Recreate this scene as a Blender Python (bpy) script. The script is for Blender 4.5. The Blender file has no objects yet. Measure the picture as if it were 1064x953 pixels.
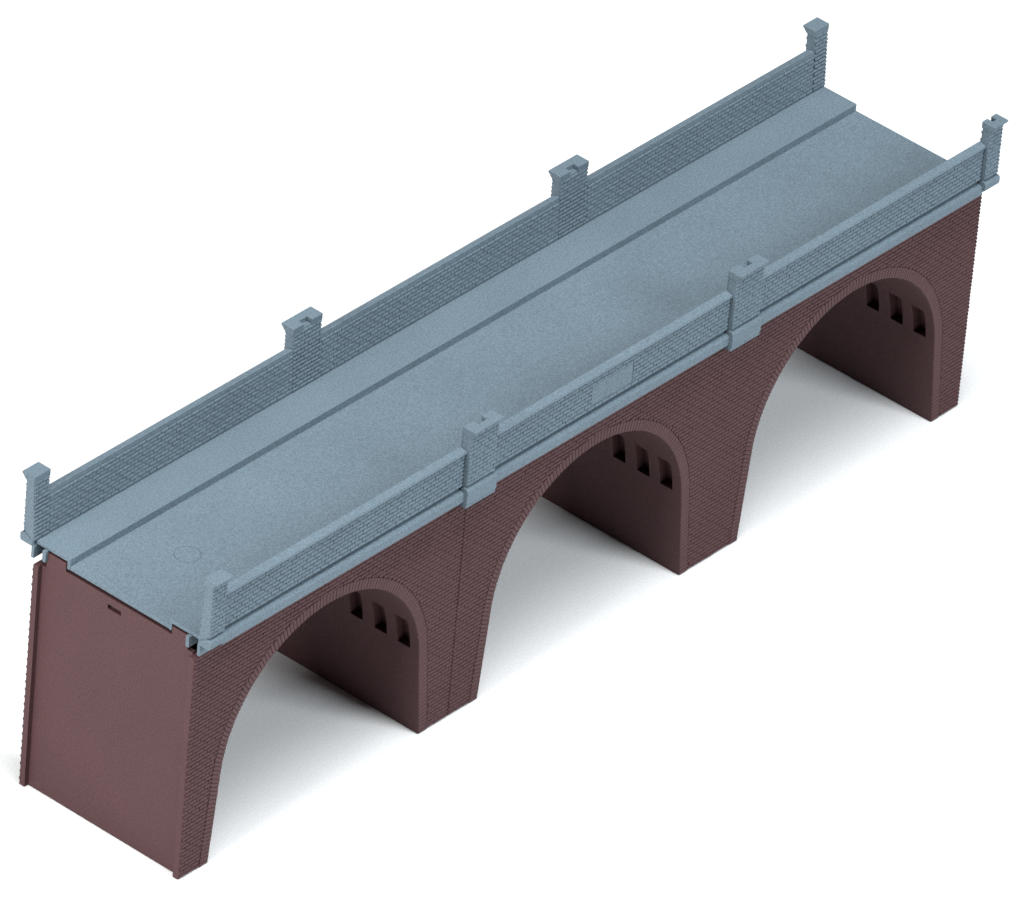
import bpy, bmesh, math, random
from mathutils import Vector
random.seed(7)
S = 0.01                      # working unit below: 1 cm
sc = bpy.context.scene
COL = sc.collection

# ---------------------------------------------------------------- materials
def nodes(name):
    m = bpy.data.materials.new(name); m.use_nodes = True
    nt = m.node_tree
    return m, nt, nt.nodes['Principled BSDF']

def plastic(name, rgb, rough, speck, brick_uv=False):
    """matte injection-moulded plastic: faint mottling, fine sparkle-etched grain"""
    m, nt, b = nodes(name)
    N, Lk = nt.nodes, nt.links
    tc = N.new('ShaderNodeTexCoord')
    fine = N.new('ShaderNodeTexNoise'); fine.inputs['Scale'].default_value = 1300; fine.inputs['Detail'].default_value = 3
    fine.inputs['Roughness'].default_value = .7
    big = N.new('ShaderNodeTexNoise'); big.inputs['Scale'].default_value = 22; big.inputs['Detail'].default_value = 4
    Lk.new(tc.outputs['Object'], fine.inputs['Vector']); Lk.new(tc.outputs['Object'], big.inputs['Vector'])
    r1 = N.new('ShaderNodeMapRange'); r1.inputs['From Min'].default_value = .3; r1.inputs['From Max'].default_value = .7
    r1.inputs['To Min'].default_value = 1 - speck; r1.inputs['To Max'].default_value = 1 + speck
    r2 = N.new('ShaderNodeMapRange'); r2.inputs['From Min'].default_value = .3; r2.inputs['From Max'].default_value = .7
    r2.inputs['To Min'].default_value = .95; r2.inputs['To Max'].default_value = 1.05
    Lk.new(fine.outputs['Fac'], r1.inputs['Value']); Lk.new(big.outputs['Fac'], r2.inputs['Value'])
    mu = N.new('ShaderNodeMath'); mu.operation = 'MULTIPLY'
    Lk.new(r1.outputs[0], mu.inputs[0]); Lk.new(r2.outputs[0], mu.inputs[1])
    vm = N.new('ShaderNodeVectorMath'); vm.operation = 'SCALE'; vm.inputs[0].default_value = rgb
    Lk.new(mu.outputs[0], vm.inputs['Scale'])
    Lk.new(vm.outputs[0], b.inputs['Base Color'])
    b.inputs['Roughness'].default_value = rough
    b.inputs['Specular IOR Level'].default_value = .15
    bp = N.new('ShaderNodeBump'); bp.inputs['Strength'].default_value = .25; bp.inputs['Distance'].default_value = .0004
    Lk.new(fine.outputs['Fac'], bp.inputs['Height'])
    last = bp
    if brick_uv:
        br = N.new('ShaderNodeTexBrick')
        br.inputs['Scale'].default_value = 1; br.inputs['Brick Width'].default_value = .46
        br.inputs['Row Height'].default_value = .19; br.inputs['Mortar Size'].default_value = .02
        br.inputs['Mortar Smooth'].default_value = .3
        Lk.new(tc.outputs['UV'], br.inputs['Vector'])
        b2 = N.new('ShaderNodeBump'); b2.invert = True
        b2.inputs['Strength'].default_value = .8; b2.inputs['Distance'].default_value = .0004
        Lk.new(br.outputs['Fac'], b2.inputs['Height']); Lk.new(bp.outputs[0], b2.inputs['Normal'])
        last = b2
    Lk.new(last.outputs[0], b.inputs['Normal'])
    return m

GREY = plastic('grey_plastic', (.099, .133, .159), .6, .30)
BROWN = plastic('brown_plastic', (.066, .0315, .0330), .6, .24)
BROWNB = plastic('brown_plastic_brick', (.066, .0315, .0330), .6, .24, True)

def paper():
    m, nt, b = nodes('white_paper')
    N, Lk = nt.nodes, nt.links
    tc = N.new('ShaderNodeTexCoord')
    n = N.new('ShaderNodeTexNoise'); n.inputs['Scale'].default_value = 900; n.inputs['Detail'].default_value = 3
    Lk.new(tc.outputs['Object'], n.inputs['Vector'])
    r = N.new('ShaderNodeMapRange'); r.inputs['From Min'].default_value = .3; r.inputs['From Max'].default_value = .7
    r.inputs['To Min'].default_value = .64; r.inputs['To Max'].default_value = .73
    Lk.new(n.outputs['Fac'], r.inputs['Value'])
    vm = N.new('ShaderNodeVectorMath'); vm.operation = 'SCALE'; vm.inputs[0].default_value = (.99, 1, 1)
    Lk.new(r.outputs[0], vm.inputs['Scale']); Lk.new(vm.outputs[0], b.inputs['Base Color'])
    b.inputs['Roughness'].default_value = .8; b.inputs['Specular IOR Level'].default_value = .15
    return m
PAPER = paper()

# ---------------------------------------------------------------- mesh helpers
W, H, L = 9.03, 11.2, 50.0
ident = lambda p: p
mirror = lambda p: (p[0], W - p[1], p[2])

class MB:
    """collects quads / bevelled solids, then links ONE mesh object"""
    def __init__(s, tf=ident):
        s.v, s.f, s.tf, s.uv = [], [], tf, None
    def poly(s, *pts):
        n = len(s.v); s.v += [s.tf(p) for p in pts]
        idx = list(range(n, n + len(pts)))
        if s.tf is not ident: idx.reverse()
        s.f.append(idx)
    def solid(s, ring_a, ring_b, bevel=.0):
        """prism between two equal rings of points; bevelled edges"""
        bm = bmesh.new()
        a = [bm.verts.new(p) for p in ring_a]; b = [bm.verts.new(p) for p in ring_b]
        n = len(a)
        bm.faces.new(a); bm.faces.new(b[::-1])
        for i in range(n):
            bm.faces.new((a[i], b[i], b[(i + 1) % n], a[(i + 1) % n]))
        bmesh.ops.recalc_face_normals(bm, faces=bm.faces)
        if bevel:
            bmesh.ops.bevel(bm, geom=list(bm.edges), offset=bevel, segments=2, profile=.5, affect='EDGES', clamp_overlap=True)
        bm.verts.ensure_lookup_table()
        off = len(s.v)
        s.v += [s.tf(tuple(v.co)) for v in bm.verts]
        for f in bm.faces:
            idx = [off + v.index for v in f.verts]
            if s.tf is not ident: idx.reverse()
            s.f.append(idx)
        bm.free()
    def box(s, x0, x1, y0, y1, z0, z1, bevel=.02):
        s.solid([(x0, y0, z0), (x1, y0, z0), (x1, y1, z0), (x0, y1, z0)],
                [(x0, y0, z1), (x1, y0, z1), (x1, y1, z1), (x0, y1, z1)], bevel)
    def prism_x(s, prof, x0, x1, bevel=.02):
        s.solid([(x0, y, z) for y, z in prof], [(x1, y, z) for y, z in prof], bevel)
    def brick(s, c, inset, base_y, top_y):
        """raised block on a y=const face; c = 4 (x,z) corners, chamfered all round"""
        mx = sum(p[0] for p in c) / 4; mz = sum(p[1] for p in c) / 4
        hx = max(abs(p[0] - mx) for p in c) or 1; hz = max(abs(p[1] - mz) for p in c) or 1
        fx, fz = max(.2, 1 - .35 * inset / hx), max(.2, 1 - inset / hz)
        yb = base_y if callable(base_y) else (lambda z: base_y)
        d = top_y
        lo = [(x, yb(z), z) for x, z in c]
        hi = [(mx + (x - mx) * fx, yb(mz + (z - mz) * fz) + d, mz + (z - mz) * fz) for x, z in c]
        s.quadcap(lo, hi, d)
    def quadcap(s, lo, hi, d):
        if d > 0: lo, hi = lo[::-1], hi[::-1]
        s.poly(*hi)
        for i in range(4):
            j = (i + 1) % 4
            s.poly(lo[i], lo[j], hi[j], hi[i])
    def build(s, name, mat, parent=None):
        me = bpy.data.meshes.new(name)
        me.from_pydata([(x * S, y * S, z * S) for x, y, z in s.v], [], s.f)
        me.materials.append(mat); me.update()
        if s.uv:
            uvl = me.uv_layers.new(name='UVMap')
            for lp in me.loops: uvl.data[lp.index].uv = s.uv[lp.vertex_index]
        o = bpy.data.objects.new(name, me); COL.objects.link(o)
        if parent: o.parent = parent
        return o

PITCH, BL, GAPX, GAPZ = .1898, .46, .013, .048

def wobble(a): return random.uniform(-a, a)

def brick_field(mb, x0, x1, z0, z1, base_y, d, holes=(), cut=None):
    """running-bond courses of raised bricks on an x/z face"""
    rows = int(round((z1 - z0) / PITCH)); ph = (z1 - z0) / rows
    for r in range(rows):
        a = z0 + r * ph + GAPZ / 2; b = a + ph - GAPZ; zm = (a + b) / 2
        # free spans of this course
        spans = [(x0, x1)]
        blk = [(h[0], h[1]) for h in holes if h[2] < zm < h[3]]
        if cut: blk += cut(zm)
        for lo, hi in blk:
            ns = []
            for p, q in spans:
                if hi <= p or lo >= q: ns.append((p, q)); continue
                if lo > p: ns.append((p, lo))
                if hi < q: ns.append((hi, q))
            spans = ns
        off = (r % 2) * BL / 2
        for p, q in spans:
            k = math.floor((p - off) / BL)
            while True:
                u0, u1 = k * BL + off, (k + 1) * BL + off
                k += 1
                if u0 >= q: break
                u0, u1 = max(u0, p), min(u1, q)
                if u1 - u0 < .08: continue
                u0 += GAPX / 2; u1 -= GAPX / 2
                mb.brick([(u0, a), (u1, a), (u1, b), (u0, b)], .028, base_y, d * random.uniform(.8, 1.15))

# ---------------------------------------------------------------- arch profile
CX = [8.19, 24.883, 41.66]
R, ZC, BASE = 6.1, 3.87, 6.50
A0 = math.radians(5.3)
def profile(off=0.0, n=40):
    """points (dx, z) from the left foot over the crown to the right foot, offset outwards by off"""
    pts = []
    xt, zt = R * math.cos(A0), ZC + R * math.sin(A0)
    nj = 12
    nx, nz = math.cos(A0), math.sin(A0)
    for i in range(nj):
        t = i / nj
        px, pz = BASE + (xt - BASE) * t, zt * t
        pts.append((px + off * nx, pz + off * nz * t))
    for i in range(n + 1):
        a = A0 + (math.pi / 2 - A0) * i / n
        pts.append(((R + off) * math.cos(a), ZC + (R + off) * math.sin(a)))
    left = [(-x, z) for x, z in pts]
    return left + [(x, z) for x, z in pts[::-1][1:]]
RING = .54
EXT = profile(RING, 60)
def ext_half(z):
    r = [p for p in EXT if p[0] >= 0][::-1]          # foot -> crown, z rising
    for (xa, za), (xb, zb) in zip(r, r[1:]):
        if za <= z <= zb: return xa + (xb - xa) * (z - za) / (zb - za + 1e-9)
    return 0
def arch_cut(centres):
    def f(z):
        out = []
        for c in centres:
            h = ext_half(z)
            if h > 0: out.append((c - h, c + h))
        return out
    return f

# ---------------------------------------------------------------- the viaduct
root = bpy.data.objects.new('viaduct', None); COL.objects.link(root)
root.empty_display_size = .05
root['label'] = 'model railway viaduct of brown brick with three arches and a blue grey road deck'
root['category'] = 'model bridge'

FACE, MORT, BACK = 0.0, .05, .33         # brick face, mortar plane, back of the side wall

def spandrel(x0, x1, centres, tf):
    mb = MB(tf)
    prof = profile(0.0)
    # outline x stations: list of (x, zlow)
    xs = [(x0, 0)]
    for c in centres:
        xs += [(c + dx, z) for dx, z in prof]
    xs += [(x1, 0)]
    for (xa, za), (xb, zb) in zip(xs, xs[1:]):
        if abs(xb - xa) < 1e-6: continue
        mb.poly((xa, MORT, za), (xb, MORT, zb), (xb, MORT, H), (xa, MORT, H))
        mb.poly((xb, BACK, zb), (xa, BACK, za), (xa, BACK, H), (xb, BACK, H))
        if za == 0 and zb == 0 or True and min(za, zb) <= 0 and abs(za - zb) < 1e-6:
            mb.poly((xa, BACK, za), (xb, BACK, zb), (xb, MORT, zb), (xa, MORT, za))
    mb.poly((x0, MORT, H), (x1, MORT, H), (x1, BACK, H), (x0, BACK, H))
    for x, fl in ((x0, 1), (x1, 0)):
        q = [(x, BACK, 0), (x, MORT, 0), (x, MORT, H), (x, BACK, H)]
        mb.poly(*(q if fl else q[::-1]))
    brick_field(mb, x0, x1, 0.0, H, MORT, -(MORT - FACE), cut=arch_cut(centres))
    w = mb.build('spandrel_wall', BROWN, root)
    # rings of header bricks round each arch
    for c in centres:
        rb = MB(tf)
        inn, out = profile(0.0, 80), profile(RING, 80)
        # walk the intrados at equal arc length
        def walk(pts, n):
            d = [0]
            for p, q in zip(pts, pts[1:]): d.append(d[-1] + math.hypot(q[0] - p[0], q[1] - p[1]))
            res = []; k = 0
            for i in range(n + 1):
                t = d[-1] * i / n
                while k < len(d) - 2 and d[k + 1] < t: k += 1
                f = (t - d[k]) / (d[k + 1] - d[k])
                res.append((pts[k][0] + (pts[k + 1][0] - pts[k][0]) * f, pts[k][1] + (pts[k + 1][1] - pts[k][1]) * f))
            return res
        nst = 138
        A, B = walk(inn, nst), walk(out, nst)
        for i in range(nst):
            a0, a1, b0, b1 = A[i], A[i + 1], B[i], B[i + 1]
            g = .05
            L_ = lambda p, q, t: (p[0] + (q[0] - p[0]) * t, p[1] + (q[1] - p[1]) * t)
            q = [L_(a0, a1, g), L_(a0, a1, 1 - g), L_(b0, b1, 1 - g), L_(b0, b1, g)]
            q[2] = L_(q[1], q[2], .985); q[3] = L_(q[0], q[3], .985)
            q = [(c + p[0], p[1]) for p in q][::-1]
            d = -(MORT - FACE) * random.uniform(.95, 1.1)
            m0 = [(sum(p[0] for p in q) / 4), (sum(p[1] for p in q) / 4)]
            lo = [(x, MORT + .002, z) for x, z in q]
            hi = [(m0[0] + (x - m0[0]) * .93, MORT + d, m0[1] + (z - m0[1]) * .93) for x, z in q]
            # keep the soffit edge crisp
            rb.quadcap(lo[::-1], hi[::-1], -1)
        rb.build('arch_ring', BROWN, w)
    return w

for tf in (ident, mirror):
    spandrel(-.07, 16.50, CX[:1], tf)
    spandrel(16.545, L, CX[1:], tf)

# barrels: jambs and soffit in one sheet with relief pockets high on the right-hand side
POCK = [(.50, 1.20), (1.80, 2.50), (3.15, 3.85), (5.35, 5.88), (6.7, 7.23), (8.0, 8.53)]
PZ0, PZ1 = 4.4, 5.95
for c in CX:
    mb = MB(); mb.uv = []
    prof = profile(0.0)
    right = [p for p in prof if p[0] >= 0]
    def rx(z):
        for (xa, za), (xb, zb) in zip(right, right[1:]):
            if zb <= z <= za: return xa + (xb - xa) * (z - za) / (zb - za - 1e-9)
        return 0
    prof = sorted([p for p in prof if p[0] < 0] , key=lambda p: p[0]) + \
        sorted(right + [(rx(PZ0), PZ0), (rx(PZ1), PZ1)], key=lambda p: -p[1])
    ys = sorted({MORT + .004, W - MORT - .004} | {v for p in POCK for v in p})
    s = [0]
    for p, q in zip(prof, prof[1:]): s.append(s[-1] + math.hypot(q[0] - p[0], q[1] - p[1]))
    def quad(pts, uvs):
        mb.poly(*pts); mb.uv.extend(uvs)
    T = .12
    for i, (p, q) in enumerate(zip(prof, prof[1:])):
        for ya, yb in zip(ys, ys[1:]):
            inp = (ya, yb) in POCK and p[0] > 0 and p[1] <= PZ1 + 1e-6 and q[1] >= PZ0 - 1e-6
            if inp: continue
            quad([(c + p[0], ya, p[1]), (c + q[0], ya, q[1]), (c + q[0], yb, q[1]), (c + p[0], yb, p[1])],
                 [(ya, s[i]), (ya, s[i + 1]), (yb, s[i + 1]), (yb, s[i])])
    xb_ = .5
    pk = [p for p in prof if p[0] > 0 and PZ0 - 1e-6 <= p[1] <= PZ1 + 1e-6]
    for ya, yb in POCK:
        u = [(0, 0)] * 4
        quad([(c + pk[-1][0], ya, PZ0), (c + pk[-1][0], yb, PZ0), (c + pk[-1][0] + xb_, yb, PZ0), (c + pk[-1][0] + xb_, ya, PZ0)], u)
        quad([(c + pk[0][0], ya, PZ1), (c + pk[0][0] + xb_, ya, PZ1), (c + pk[0][0] + xb_, yb, PZ1), (c + pk[0][0], yb, PZ1)], u)
        for p, q in zip(pk, pk[1:]):
            quad([(c + p[0] + xb_, ya, p[1]), (c + q[0] + xb_, ya, q[1]), (c + q[0] + xb_, yb, q[1]), (c + p[0] + xb_, yb, p[1])], u)
            for y, fl in ((ya, 0), (yb, 1)):
                pts = [(c + p[0], y, p[1]), (c + q[0], y, q[1]), (c + q[0] + xb_, y, q[1]), (c + p[0] + xb_, y, p[1])]
                quad(pts if fl else pts[::-1], u)
    mb.build('arch_barrel', BROWNB, root)

# plain end walls, set back behind the ends of the side walls
TOPZ = [(BACK - .01, .62, 11.27), (.62, 1.50, 11.96), (1.50, 4.29, 11.55), (4.29, 5.03, 11.55), (5.03, 7.40, 11.55), (7.40, 8.47, 11.96), (8.47, W - BACK + .01, 11.2)]
def end_wall(xf, s):
    """xf = visible face, s = +1 when the wall thickens towards +x"""
    mb = MB(); xb = xf + s * .2
    def q(*p): mb.poly(*(p if s > 0 else p[::-1]))
    prev = None
    for y0, y1, zt in TOPZ:
        if (y0, y1) == (4.29, 5.03):
            za, zb = 10.97, 11.2
            q((xf, y1, 0), (xf, y0, 0), (xf, y0, za), (xf, y1, za))
            q((xf, y1, zb), (xf, y0, zb), (xf, y0, zt), (xf, y1, zt))
            xm = xf + s * .6
            q((xf, y1, za), (xf, y0, za), (xm, y0, za), (xm, y1, za))
            q((xm, y1, zb), (xm, y0, zb), (xf, y0, zb), (xf, y1, zb))
            q((xf, y1, za), (xm, y1, za), (xm, y1, zb), (xf, y1, zb))
            q((xm, y0, za), (xf, y0, za), (xf, y0, zb), (xm, y0, zb))
            q((xm, y1, za), (xm, y0, za), (xm, y0, zb), (xm, y1, zb))
        else:
            q((xf, y1, 0), (xf, y0, 0), (xf, y0, zt), (xf, y1, zt))
        q((xf, y1, zt), (xf, y0, zt), (xb, y0, zt), (xb, y1, zt))
        q((xb, y0, 0), (xb, y1, 0), (xb, y1, zt), (xb, y0, zt))
        if prev is not None and abs(prev - zt) > .01:
            a, b_ = sorted((prev, zt))
            mb.poly((xf, y0, a), (xb, y0, a), (xb, y0, b_), (xf, y0, b_))
        prev = zt
    q((xf, W - BACK + .01, 0), (xb, W - BACK + .01, 0), (xb, BACK - .01, 0), (xf, BACK - .01, 0))
    return mb.build('end_wall', BROWN, root)
end_wall(.16, 1)
end_wall(L - .13, -1)

KY = 1.70
# road deck (sunk carriageway) and the two raised pavements with their clip rails
mb = MB()
mb.prism_x([(KY + .004, 11.9), (KY + .004, 11.71), (W - KY - .127 - .004, 11.71), (W - KY - .127 - .004, 11.9)], .19, L - .05, .015)
deck = mb.build('road_deck', GREY, root)
# ejector-pin ring sunk in the surface
bm = bmesh.new(); bm.from_mesh(deck.data)
cut = bmesh.new()
cm = Vector((4.34 * S, 4.53 * S, 11.9 * S)); n = 48
rings = []
for r, z in ((.58, -.02), (.58, .2), (.54, .2), (.54, -.02)):
    rings.append([cut.verts.new((cm.x + r * S * math.cos(2 * math.pi * i / n), cm.y + r * S * math.sin(2 * math.pi * i / n), cm.z + z * S)) for i in range(n)])
for k in range(4):
    A, B = rings[k], rings[(k + 1) % 4]
    for i in range(n):
        cut.faces.new((A[i], A[(i + 1) % n], B[(i + 1) % n], B[i]))
bmesh.ops.recalc_face_normals(cut, faces=cut.faces)
cme = bpy.data.meshes.new('ring_groove'); cut.to_mesh(cme); cut.free(); bm.free()
co = bpy.data.objects.new('ring_groove', cme); COL.objects.link(co)
md = deck.modifiers.new('groove', 'BOOLEAN'); md.operation = 'DIFFERENCE'; md.object = co; md.solver = 'EXACT'
dg = bpy.context.evaluated_depsgraph_get()
nm = bpy.data.meshes.new_from_object(deck.evaluated_get(dg))
deck.modifiers.clear(); deck.data = nm
bpy.data.objects.remove(co)

for tf, ky in ((ident, KY), (mirror, KY + .127)):
    mb = MB(tf)
    mb.prism_x([(ky, 12.24), (-.05, 12.24), (-.05, 12.07), (ky - .15, 12.07), (ky - .15, 11.71), (ky, 11.71)], .17, L - .05, .015)
    mb.prism_x([(.44, 12.06), (.44, 11.53), (.62, 11.53), (.62, 12.06)], 0.0, L, .01)
    mb.build('pavement', GREY, root)

# parapets
LEAN = .055
inner = lambda z: -.075 - LEAN * (z - 12.24)         # mortar plane of the inside face
PILL = [(-.04, .90, 'end'), (15.62, 17.40, 'mid'), (32.42, 34.24, 'mid'), (49.12, 50.04, 'end')]
OUT = -.39                                          # mortar plane of the outside face
for tf in (ident, mirror):
    mb = MB(tf)
    z0, z1 = 12.0, 14.14
    prof = [(OUT, z0), (OUT, 12.25), (OUT + .15, 12.27), (OUT + .15, 12.42), (OUT, 12.44), (OUT, z1), (inner(z1), z1), (inner(z0), z0)]
    mb.prism_x(prof, 0.01, L - .01, 0)
    # thin skirt that grips the outside of the brick wall
    mb.prism_x([(-.17, 11.42), (-.17, 12.02), (-.02, 12.02), (-.02, 11.42)], 0.0, L, .01)
    holes = [(a, b, 0, 99) for a, b, _ in PILL]
    panel = (23.64, 26.26, 12.68, 13.71)
    brick_field(mb, 0, L, 12.46, 14.06, OUT, -.055, holes=holes + [panel])
    ih = [(a + .03, b - .03, 0, 99) for a, b, _ in PILL]
    brick_field(mb, 0, L, 12.27, 14.12, inner, .055, holes=ih)
    par = mb.build('parapet', GREY, root)
    cb = MB(tf); sb = MB(tf)
    for (a0, a1, _), (b0, b1, _) in zip(PILL, PILL[1:]):
        cb.prism_x([(inner(14.14) + .03, 14.12), (-.51, 14.12), (-.53, 14.2), (-.50, 14.30), (inner(14.28) + .02, 14.37)], a1 - .02, b0 + .02, .02)
        sb.prism_x([(-.22, 12.285), (-.46, 12.275), (-.6, 12.2), (-.6, 11.80), (-.56, 11.76), (-.1, 11.76), (-.1, 12.2)], a1 - .02, b0 + .02, .02)
    cb.build('coping', GREY, par)
    sb.build('string_course', GREY, par)
    pb = MB(tf); pb.box(panel[0] + .012, panel[1] - .012, OUT - .045, OUT + .1, panel[2] + .02, panel[3] - .02, .02)
    pb.build('blank_panel', GREY, par)
    for x0, x1, kind in PILL:
        mb = MB(tf)
        zt = 15.14
        po = -.63
        mb.prism_x([(po, 12.1), (po, 12.46), (po + .1, 12.47), (po + .1, 12.54), (po, 12.55), (po, zt), (inner(zt) - .0, zt), (inner(12.1) + .0, 12.1)], x0 + .03, x1 - .03, .0)
        brick_field(mb, x0 + .02, x1 - .02, 12.55, 15.1, po, -.045)
        brick_field(mb, x0 + .02, x1 - .02, 12.25, 15.1, lambda z: inner(z) + .012, .045)
        pl = mb.build('pillar', GREY, root)
        # cap: flat slab with a cavetto cornice on the outside and a small notch in its inner edge
        kb = MB(tf)
        yi = inner(15.2) + .05
        xm = (x0 + x1) / 2; nw = .26 if kind == 'mid' else .13
        ca = [(po + .02, 15.06), (po - .06, 15.1), (po - .12, 15.16), (po - .17, 15.24), (po - .25, 15.29), (po - .25, 15.38)]
        segs = ((x0 - .01, xm - nw, yi), (xm - nw, xm + nw, yi - .31), (xm + nw, x1 + .01, yi))
        if kind == 'end' and (tf is mirror or x0 < 1): segs = ((x0 - .01, x1 + .01, yi),)
        for a, b, yin in segs:
            kb.prism_x(ca + [(yin, 15.38), (yin, 15.06)], a + .0, b - .0, .012)
        kb.build('cap', GREY, pl)
        bb = MB(tf)
        if kind == 'mid':
            bb.prism_x([(po + .09, 12.475), (-.70, 12.455), (-.78, 12.36), (-.78, 11.72), (-.735, 11.66), (-.735, 11.5), (-.1, 11.5), (-.1, 12.2)], x0 - .03, x1 + .03, .02)
        else:
            bb.prism_x([(po + .09, 12.475), (-.70, 12.455), (-.77, 12.38), (-.77, 12.12), (-.72, 12.02), (-.1, 12.02), (-.1, 12.2)], x0 - .03, x1 + .03, .02)
        bb.build('plinth', GREY, pl)

# ---------------------------------------------------------------- white table surface
g = MB(); E_ = 600
g.poly((-E_, -E_, 0), (E_, -E_, 0), (E_, E_, 0), (-E_, E_, 0))
gr = g.build('ground', PAPER); gr['kind'] = 'structure'
root.location.z = .0003

# ---------------------------------------------------------------- light
w = bpy.data.worlds.new('World'); sc.world = w; w.use_nodes = True
bg = w.node_tree.nodes['Background']; bg.inputs['Color'].default_value = (1, 1, 1, 1); bg.inputs['Strength'].default_value = .04

def area(name, pos, tgt, sx, sy, power, col=(1, 1, 1)):
    d = bpy.data.lights.new(name, 'AREA'); d.shape = 'RECTANGLE'; d.size = sx; d.size_y = sy; d.energy = power; d.color = col
    o = bpy.data.objects.new(name, d); COL.objects.link(o)
    p, t = Vector(pos), Vector(tgt); o.location = p
    o.rotation_euler = (t - p).to_track_quat('-Z', 'Y').to_euler()
    return o
area('softbox_lamp', (-.08, -.28, 2.6), (.22, .05, .0), 1.4, 1.4, 106)
area('front_softbox_lamp', (.60, -2.0, 1.45), (.22, .05, .05), .95, 1.0, 61, (.93, 1, 1.05))
area('left_softbox_lamp', (-.95, .12, .55), (.1, .06, .07), .5, .5, 15.5)

# ---------------------------------------------------------------- camera
cd = bpy.data.cameras.new('camera'); cam = bpy.data.objects.new('camera', cd); COL.objects.link(cam)
cam.location = (-310.448 * S, -262.373 * S, 307.466 * S)
cam.rotation_euler = tuple(math.radians(a) for a in (54.84540, -4.25336, -48.49883))
cd.sensor_fit = 'HORIZONTAL'; cd.sensor_width = 36; cd.lens = 12914.333 / 1064 * 36
cd.clip_start = .1; cd.clip_end = 100
sc.camera = cam
sc.view_settings.view_transform = 'Standard'; sc.view_settings.look = 'None'
sc.view_settings.exposure = 0; sc.view_settings.gamma = 1
